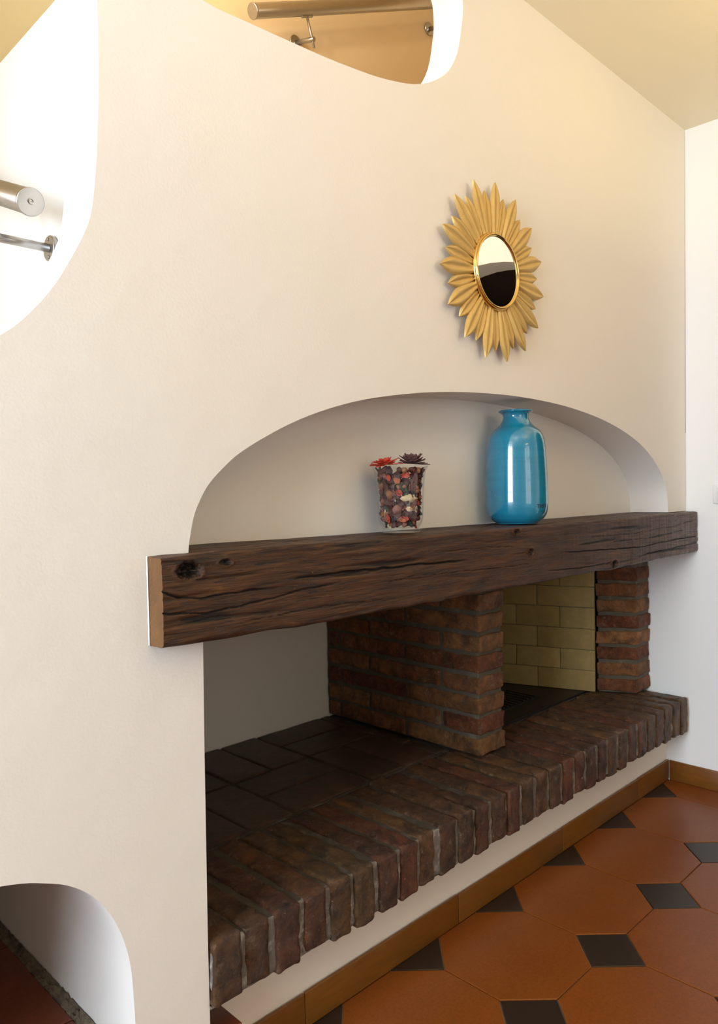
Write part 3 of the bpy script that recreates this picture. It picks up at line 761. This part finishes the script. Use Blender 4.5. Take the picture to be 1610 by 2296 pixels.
def vase_text(txt, ang0, zc, size):
    cu = bpy.data.curves.new('lettering', 'FONT'); cu.body = txt; cu.size = size; cu.extrude = .0004; cu.offset = size*.02
    cu.space_character = 1.12
    to = bpy.data.objects.new('tmp_text', cu); COL.objects.link(to)
    dg = bpy.context.evaluated_depsgraph_get(); me = bpy.data.meshes.new_from_object(to.evaluated_get(dg))
    bpy.data.objects.remove(to); bm = bmesh.new(); bm.from_mesh(me)
    bmesh.ops.subdivide_edges(bm, edges=[e for e in bm.edges if e.calc_length() > size*.25], cuts=2)
    for v in bm.verts:
        zz = zc+v.co.y; r = vrad(zz)+.0003+v.co.z
        a = ang0+v.co.x/.084
        v.co = Vector((VC[0]+r*math.cos(a), VC[1]+r*math.sin(a), VC[2]+zz))
    return bm
toc = math.atan2(-VC[1], -VC[0])      # direction from the vase to where the photographer stood
obj('lettering', vase_text('THE S', toc+math.radians(38), .0435, .0145), M_INK, va, label='small dark stamped letters THE S')
obj('lettering', vase_text('18', toc+math.radians(53), .0285, .0135), M_INK, va, label='small dark stamped digits 18')

# ------------------------------------------------------------------ glass jar with potpourri
JC = (1.300, 1.1675, 1.0140)
jo = [(.0005, .0005), (.0415, .0005), (.0435, .003), (.0425, .0065), (.0400, .0085), (.0430, .012), (.0485, .020), (.0520, .031), (.0530, .045), (.0538, .07), (.0555, .10), (.0575, .125), (.0600, .140), (.0650, .1505), (.0665, .1525), (.0655, .1535)]
ji = [(.0640, .1520), (.0588, .1405), (.0560, .125), (.0540, .10), (.0522, .07), (.0514, .045), (.0503, .032), (.0468, .022), (.040, .0145), (.030, .0115), (.0005, .011)]
jp = catmull([(r, z, 0) for r, z in jo+ji], 3)
jar = thing('glass_jar', 'clear flared glass tumbler of potpourri on the beam left of the vase', 'jar', JC)
obj('glass_body', lathe([(p[0], p[1]) for p in jp], JC, 72), M_GLASS, jar, smooth=True)

OM = {'maroon': organic('petal_maroon', (0.10, 0.024, 0.020)), 'red': organic('petal_red', (0.42, 0.05, 0.028)), 'orange': organic('petal_orange', (0.42, 0.12, 0.045)),
      'tan': organic('pod_tan', (0.27, 0.11, 0.05)), 'cream': organic('shaving_cream', (0.62, 0.47, 0.27)), 'green': organic('leaf_green', (0.035, 0.05, 0.035)),
      'purple': organic('petal_purple', (0.070, 0.028, 0.028)), 'pink': organic('bud_pink', (0.24, 0.085, 0.065)), 'plum': organic('petal_dusty_plum', (0.13, 0.055, 0.050))}
def petal_bm(L, W, cup, c, rot, thick=.0008, curl=0.0):
    """a cupped, pointed petal or leaf of real thickness, 3-D placed"""
    bm = bmesh.new(); n = 6; k = 4; fr_, bk = [], []
    for side, arr in ((0, fr_), (1, bk)):
        for i in range(n+1):
            t = i/n; wd = W*math.sin(PI*min(1, max(0.04, t*.93+.05)))**.75; row = []
            for j in range(k+1):
                u = j/k*2-1; p = Vector((u*wd/2, L*(t-.5), cup*(u*u*.7+(2*t-1)**2*.6)*W+curl*t*t*L-side*thick))
                row.append(bm.verts.new(rot @ p+c))
            arr.append(row)
    for arr, fl_ in ((fr_, False), (bk, True)):
        for a, b in zip(arr, arr[1:]):
            for j in range(k):
                q_ = (a[j], a[j+1], b[j+1], b[j]); bm.faces.new(tuple(reversed(q_)) if fl_ else q_)
    ring = lambda A: [A[0][j] for j in range(k+1)]+[A[i][k] for i in range(1, n+1)]+[A[n][j] for j in range(k-1, -1, -1)]+[A[i][0] for i in range(n-1, 0, -1)]
    R1, R2 = ring(fr_), ring(bk)
    for i in range(len(R1)): bm.faces.new((R1[i], R2[i], R2[(i+1) % len(R1)], R1[(i+1) % len(R1)]))
    bmesh.ops.recalc_face_normals(bm, faces=bm.faces)
    return bm
def pod_bm(rx, ry, rz, c, rot, ribs=6, amp=.12, tip=0.0, pinch=0.0):
    bm = bmesh.new(); bmesh.ops.create_uvsphere(bm, u_segments=14, v_segments=9, radius=1)
    for v in bm.verts:
        a = math.atan2(v.co.y, v.co.x); s = 1+amp*math.cos(ribs*a)*(1-v.co.z**2)
        p = Vector((v.co.x*rx*s, v.co.y*ry*s, v.co.z*rz*(1+tip*max(0, abs(v.co.z)-.7)/.3)))
        if pinch: xr_ = abs(v.co.x); p.y *= 1-pinch*xr_**2.2; p.z *= 1-pinch*xr_**2.2; p.x *= 1+.12*pinch*xr_**6
        v.co = rot @ p+c+noise.noise_vector((p+c)*160)*.0006
    return bm
def rr_(rnd): return Matrix.Rotation(rnd.uniform(0, 2*PI), 3, 'Z') @ Matrix.Rotation(rnd.uniform(-1.2, 1.2), 3, 'X') @ Matrix.Rotation(rnd.uniform(-1.2, 1.2), 3, 'Y')
def jrad(h):
    P_ = [(r, z) for r, z in reversed(ji)]
    for (r0_, z0_), (r1_, z1_) in zip(P_, P_[1:]):
        if z0_ <= h <= z1_: return r0_+(r1_-r0_)*(h-z0_)/(z1_-z0_)
    return .056
tocj = math.atan2(-JC[1], -JC[0])
def jpos(off_px, h, inset_=.008):
    """spot just behind the glass, off_px sideways from the jar's middle as the room's left side sees it"""
    r = jrad(h)-inset_; s = max(-.95, min(.95, off_px*.001018/r)); a = tocj+math.asin(s)
    return Vector((JC[0]+r*math.cos(a), JC[1]+r*math.sin(a), JC[2]+h)), a
def facing(a, tilt=0.0, spin=0.0):
    """basis whose Z looks out through the glass"""
    z = Vector((math.cos(a), math.sin(a), 0)); x = Vector((-math.sin(a), math.cos(a), 0)); y = Vector((0, 0, 1))
    m_ = Matrix((x, y, z)).transposed()
    return m_ @ Matrix.Rotation(spin, 3, 'Z') @ Matrix.Rotation(tilt, 3, 'X')
def H(v): return (1775-v)*.0001138     # height above the foot
def OF(u): return (u-832)/8.944        # sideways offset
special = [
 ('seed_pod', 'pod', 'cream', 1010, 1080, .0225, .0105, .007, 0.0, 'large cream pointed seed pod low right behind the glass'),
 ('seed_pod', 'pod', 'tan', 600, 1000, .0105, .0115, .009, .3, 'round cracked tan nut pod left of the cream pod'),
 ('rosebud', 'pod', 'pink', 760, 1300, .0125, .0115, .010, .4, 'large dusty pink dried rosebud below the cream pod'),
 ('dried_leaf', 'petal', 'green', 890, 850, .026, .016, .15, .5, 'dark green dried leaf in the middle of the tumbler'),
 ('dried_petal', 'petal', 'plum', 1120, 780, .046, .021, .05, 0.0, 'broad flat plum-brown petal at the tumbler\'s upper right'),
 ('dried_petal', 'petal', 'red', 605, 650, .017, .013, .3, .5, 'bright red curled petal beside the upper glint'),
 ('dried_petal', 'petal', 'orange', 385, 670, .014, .009, .3, .2, 'orange petal at the tumbler\'s upper left'),
 ('dried_petal', 'petal', 'red', 795, 960, .018, .015, .4, 1.2, 'crimson crinkled petal just above the cream pod'),
 ('wood_shaving', 'petal', 'cream', 515, 1370, .020, .007, .1, -.5, 'cream wood shaving standing at lower left in the tumbler'),
 ('wood_shaving', 'petal', 'cream', 985, 1290, .020, .011, .35, 1.4, 'curled cream wood shaving right of the pink rosebud'),
 ('dried_petal', 'petal', 'orange', 865, 1515, .018, .009, .25, 1.5, 'salmon orange petal near the tumbler\'s bottom'),
 ('dried_petal', 'petal', 'red', 590, 1470, .024, .011, .3, .1, 'deep red petal at the tumbler\'s lower left'),
 ('dried_petal', 'petal', 'maroon', 1050, 1470, .026, .014, .3, 1.2, 'curled maroon petal at the tumbler\'s lower right'),
 ('wood_shaving', 'petal', 'cream', 600, 1640, .016, .009, .2, .9, 'cream chip lying lowest at the bottom left of the tumbler'),
 ('rosebud', 'pod', 'tan', 430, 810, .0095, .0085, .008, .2, 'brown dried bud against the left side of the glass'),
 ('rosebud', 'pod', 'pink', 470, 1130, .0080, .0085, .007, .2, 'small tan-pink bud left of and below the round tan pod'),
 ('wood_shaving', 'petal', 'cream', 1135, 1300, .015, .009, .3, .1, 'small ochre shaving at the right of the tumbler'),
 ('rosebud', 'pod', 'pink', 440, 1300, .0070, .0080, .006, .1, 'small pink bud above the standing cream shaving')]
for (nm, kd, cl, u, v, a_, b_, c_, sp, lab) in special:
    p, an = jpos(OF(u), H(v)+.0, .0068)
    if kd == 'pod': bmx = pod_bm(a_, b_, c_*.72, p-Vector((math.cos(an), math.sin(an), 0))*.003, facing(an, .15, sp), 5, .10, .5, .93 if cl == 'cream' else 0.25)
    else: bmx = petal_bm(a_, b_, c_, p, facing(an, .2, sp))
    tag(obj(nm, bmx, OM[cl], smooth=True), lab, {'seed_pod': 'pod', 'rosebud': 'rosebud', 'dried_leaf': 'leaf', 'dried_petal': 'petal', 'wood_shaving': 'shaving'}[nm])
rnd = random.Random(21)
kinds = [('dried_petal', 'petal', 'maroon'), ('dried_petal', 'petal', 'purple'), ('dried_petal', 'petal', 'maroon'), ('seed_pod', 'pod', 'purple'), ('dried_petal', 'petal', 'purple'), ('rosebud', 'pod', 'tan'), ('dried_petal', 'petal', 'plum'), ('dried_petal', 'petal', 'maroon'), ('dried_petal', 'petal', 'orange'), ('rosebud', 'pod', 'pink'), ('dried_petal', 'petal', 'purple'), ('seed_pod', 'pod', 'maroon'), ('dried_petal', 'petal', 'green'), ('seed_pod', 'pod', 'purple'), ('dried_petal', 'petal', 'red')]
LAB = {'dried_petal': ('dried potpourri petal packed in the glass tumbler', 'petal', 'loose petals in the tumbler'),
       'rosebud': ('small dried rosebud packed among the potpourri', 'rosebud', 'small rosebuds in the tumbler'),
       'seed_pod': ('dark dried seed pod packed among the potpourri', 'pod', 'dark seed pods in the tumbler')}
kk = 0
for ly in range(11):
    h = .021+ly*.0122
    for ringr, cnt in ((.0112, 17), (.027, 6)):
        for s in range(cnt):
            a = 2*PI*(s+rnd.random()*.4)/cnt+ly*.37; r = max(.002, jrad(h)-ringr)
            if ly == 0 and ringr < .02: r *= .88
            c = Vector((JC[0]+r*math.cos(a), JC[1]+r*math.sin(a), JC[2]+h+rnd.uniform(-.002, .002)))
            nm, kd, cl = kinds[rnd.randrange(len(kinds))]; kk += 1
            if kd == 'pod': bmx = pod_bm(.0062, .0070, .0062, c, rr_(rnd), 5, .16, .3)
            else: bmx = petal_bm(rnd.uniform(.016, .024), rnd.uniform(.012, .018), .35, c, facing(a, rnd.uniform(-.6, .6), rnd.uniform(0, PI)) if ringr < .02 else rr_(rnd))
            lb = LAB[nm]; zone = ('bottom', 'lower', 'middle', 'upper')[min(3, ly//3)]
            cw = {'maroon': 'dark maroon', 'purple': 'deep purple', 'tan': 'tan', 'plum': 'dusty plum', 'orange': 'orange', 'pink': 'pinkish', 'green': 'dark green', 'red': 'red'}[cl]
            tag(obj(nm, bmx, OM[cl], smooth=True), f'{cw} dried {lb[1]} in the {zone} layer of the glass tumbler', lb[1], f'{cw} {lb[1]}s, {zone} layer of the tumbler')

def flower(name, lab, c, petals, mat, centre_mat, tilt):
    fl_ = thing(name, lab, 'flower', c)
    T = Matrix.Rotation(tilt[0], 3, 'X') @ Matrix.Rotation(tilt[1], 3, 'Y')
    k_ = 0
    for (cnt, L, W, elev, r0, z) in petals:
        for s in range(cnt):
            a = 2*PI*s/cnt+z*200+rnd.uniform(-.1, .1); e = elev+rnd.uniform(-.12, .12); k_ += 1
            rot = T @ Matrix.Rotation(a-PI/2, 3, 'Z') @ Matrix.Rotation(e, 3, 'X')
            LL_ = L*rnd.uniform(.85, 1.12); off = T @ (Matrix.Rotation(a-PI/2, 3, 'Z') @ Vector((0, r0+LL_/2*math.cos(e), z+LL_/2*math.sin(e))))
            obj('petal', petal_bm(LL_, W*1.25, .10, Vector(c)+off, rot, .0007), mat, fl_, smooth=True)
    bmx = pod_bm(.006, .006, .0035, Vector(c)+T @ Vector((0, 0, .004)), T, 9, .12)
    obj('flower_centre', bmx, centre_mat, fl_, smooth=True)
M_DK = organic('flower_centre_black', (0.015, 0.012, 0.015))
flower('dried_flower', 'bright red-orange dried flower with black centre on the tumbler\'s left rim', (JC[0]-.036, JC[1]+.012, JC[2]+.1575),
       [(11, .037, .0145, .04, .003, .0), (10, .029, .013, .30, .003, .002), (5, .018, .010, .75, .003, .003)], organic('petal_scarlet', (0.62, 0.07, 0.03)), M_DK, (0.02, -0.10))
flower('dried_flower', 'dusty mauve dried flower with many petals on the tumbler\'s right rim', (JC[0]+.030, JC[1]-.012, JC[2]+.1590),
       [(15, .034, .0105, .10, .004, .0), (14, .031, .010, .42, .004, .002), (12, .028, .009, .75, .003, .003), (9, .022, .008, 1.05, .002, .004)], OM['plum'], OM['maroon'], (0.05, 0.06))

# ------------------------------------------------------------------ handrails
# side flight, seen through the left opening
h1 = thing('handrail', 'steel handrail end seen through the large opening at top left', 'handrail', (.5, 1.247, 1.5945), None)
dA = Vector((0, .92, .375)).normalized(); pA = Vector((.5, 1.247, 1.5945))
obj('rail_tube', tube(pA+dA*.004, pA+dA*1.3, .0212, 40), M_STEEL, h1)
cp = obj('end_cap', tube(pA-dA*.0025, pA+dA*.0038, .0226, 48), M_STEEL, h1)
sc_ = lathe([(.0048, 0), (.0048, .003), (.0030, .0034), (.0026, .0012), (.0005, .0010)], (pA.x, pA.y-.0022, pA.z), 24, 'Y')
obj('cap_screw', sc_, M_STEEL, cp, smooth=False)
zr_ = 1.5945+(1.395-1.247)*.375/.92
obj('bracket_rod', tube((.5, 1.395, zr_-.020), (.5, 1.395, 1.574), .0042, 16), M_STEEL, h1)
obj('bracket_arm', tube((.492, 1.395, 1.5745), (.5935, 1.395, 1.5745), .0078, 28), M_STEEL, h1)
flg = obj('flange', tube((.5895, 1.395, 1.5745), (.5985, 1.395, 1.5745), .0235, 40), M_STEEL, h1)
for dz in (-.0165, .0165):
    obj('screw', tube((.5880, 1.395, 1.5745+dz), (.5894, 1.395, 1.5745+dz), .0032, 12, bev=.0005), M_STEEL, flg)
# upper flight, seen through the top opening
h2 = thing('handrail', 'brushed steel handrail rising on brackets inside the top middle opening', 'handrail', (1.353, 1.75, 2.496))
dB = (Vector((2.185, 1.75, 2.884))-Vector((1.353, 1.75, 2.496))).normalized(); pB = Vector((1.353, 1.75, 2.496))
obj('rail_tube', tube(pB+dB*.005, pB+dB*1.45, .0205, 40), M_STEEL, h2)
obj('end_cap', tube(pB-dB*.002, pB+dB*.0048, .0216, 40), M_STEEL, h2)
for (fx, fz, rx_) in ((1.571, 2.522, 1.560), (2.232, 2.838, 2.221)):
    zr_ = 2.496+(rx_-1.353)*.4663
    obj('saddle', tube((rx_-.022, 1.75, zr_-.022*.4663-.0235), (rx_+.022, 1.75, zr_+.022*.4663-.0235), .0045, 12), M_STEEL, h2)
    obj('bracket_rod', tube((rx_, 1.75, zr_-.022), (rx_+.028, 1.75, zr_-.108), .0042, 16), M_STEEL, h2)
    obj('bracket_arm', tube((rx_+.022, 1.742, fz-.016), (fx, 1.818, fz), .0075, 24), M_STEEL, h2)
    obj('flange', tube((fx, 1.814, fz), (fx, 1.8205, fz), .0235, 36), M_STEEL, h2)

# ------------------------------------------------------------------ light switch at the frame's right edge
sw = thing('light_switch', 'flat white light switch on the right wall above the beam level', 'switch', (xr(1.07)-.004, .966, 1.075))
obj('plate', rbox(xr(1.07)-.008, xr(1.07)-.0005, .925, 1.008, 1.040, 1.108, .003, .03, 0, 1, 0), M_WHITE, sw, smooth=True)
obj('rocker', rbox(xr(1.07)-.0115, xr(1.07)-.0082, .945, .990, 1.051, 1.097, .0015, .03, 0, 1, 0), M_WHITE, sw, smooth=True)
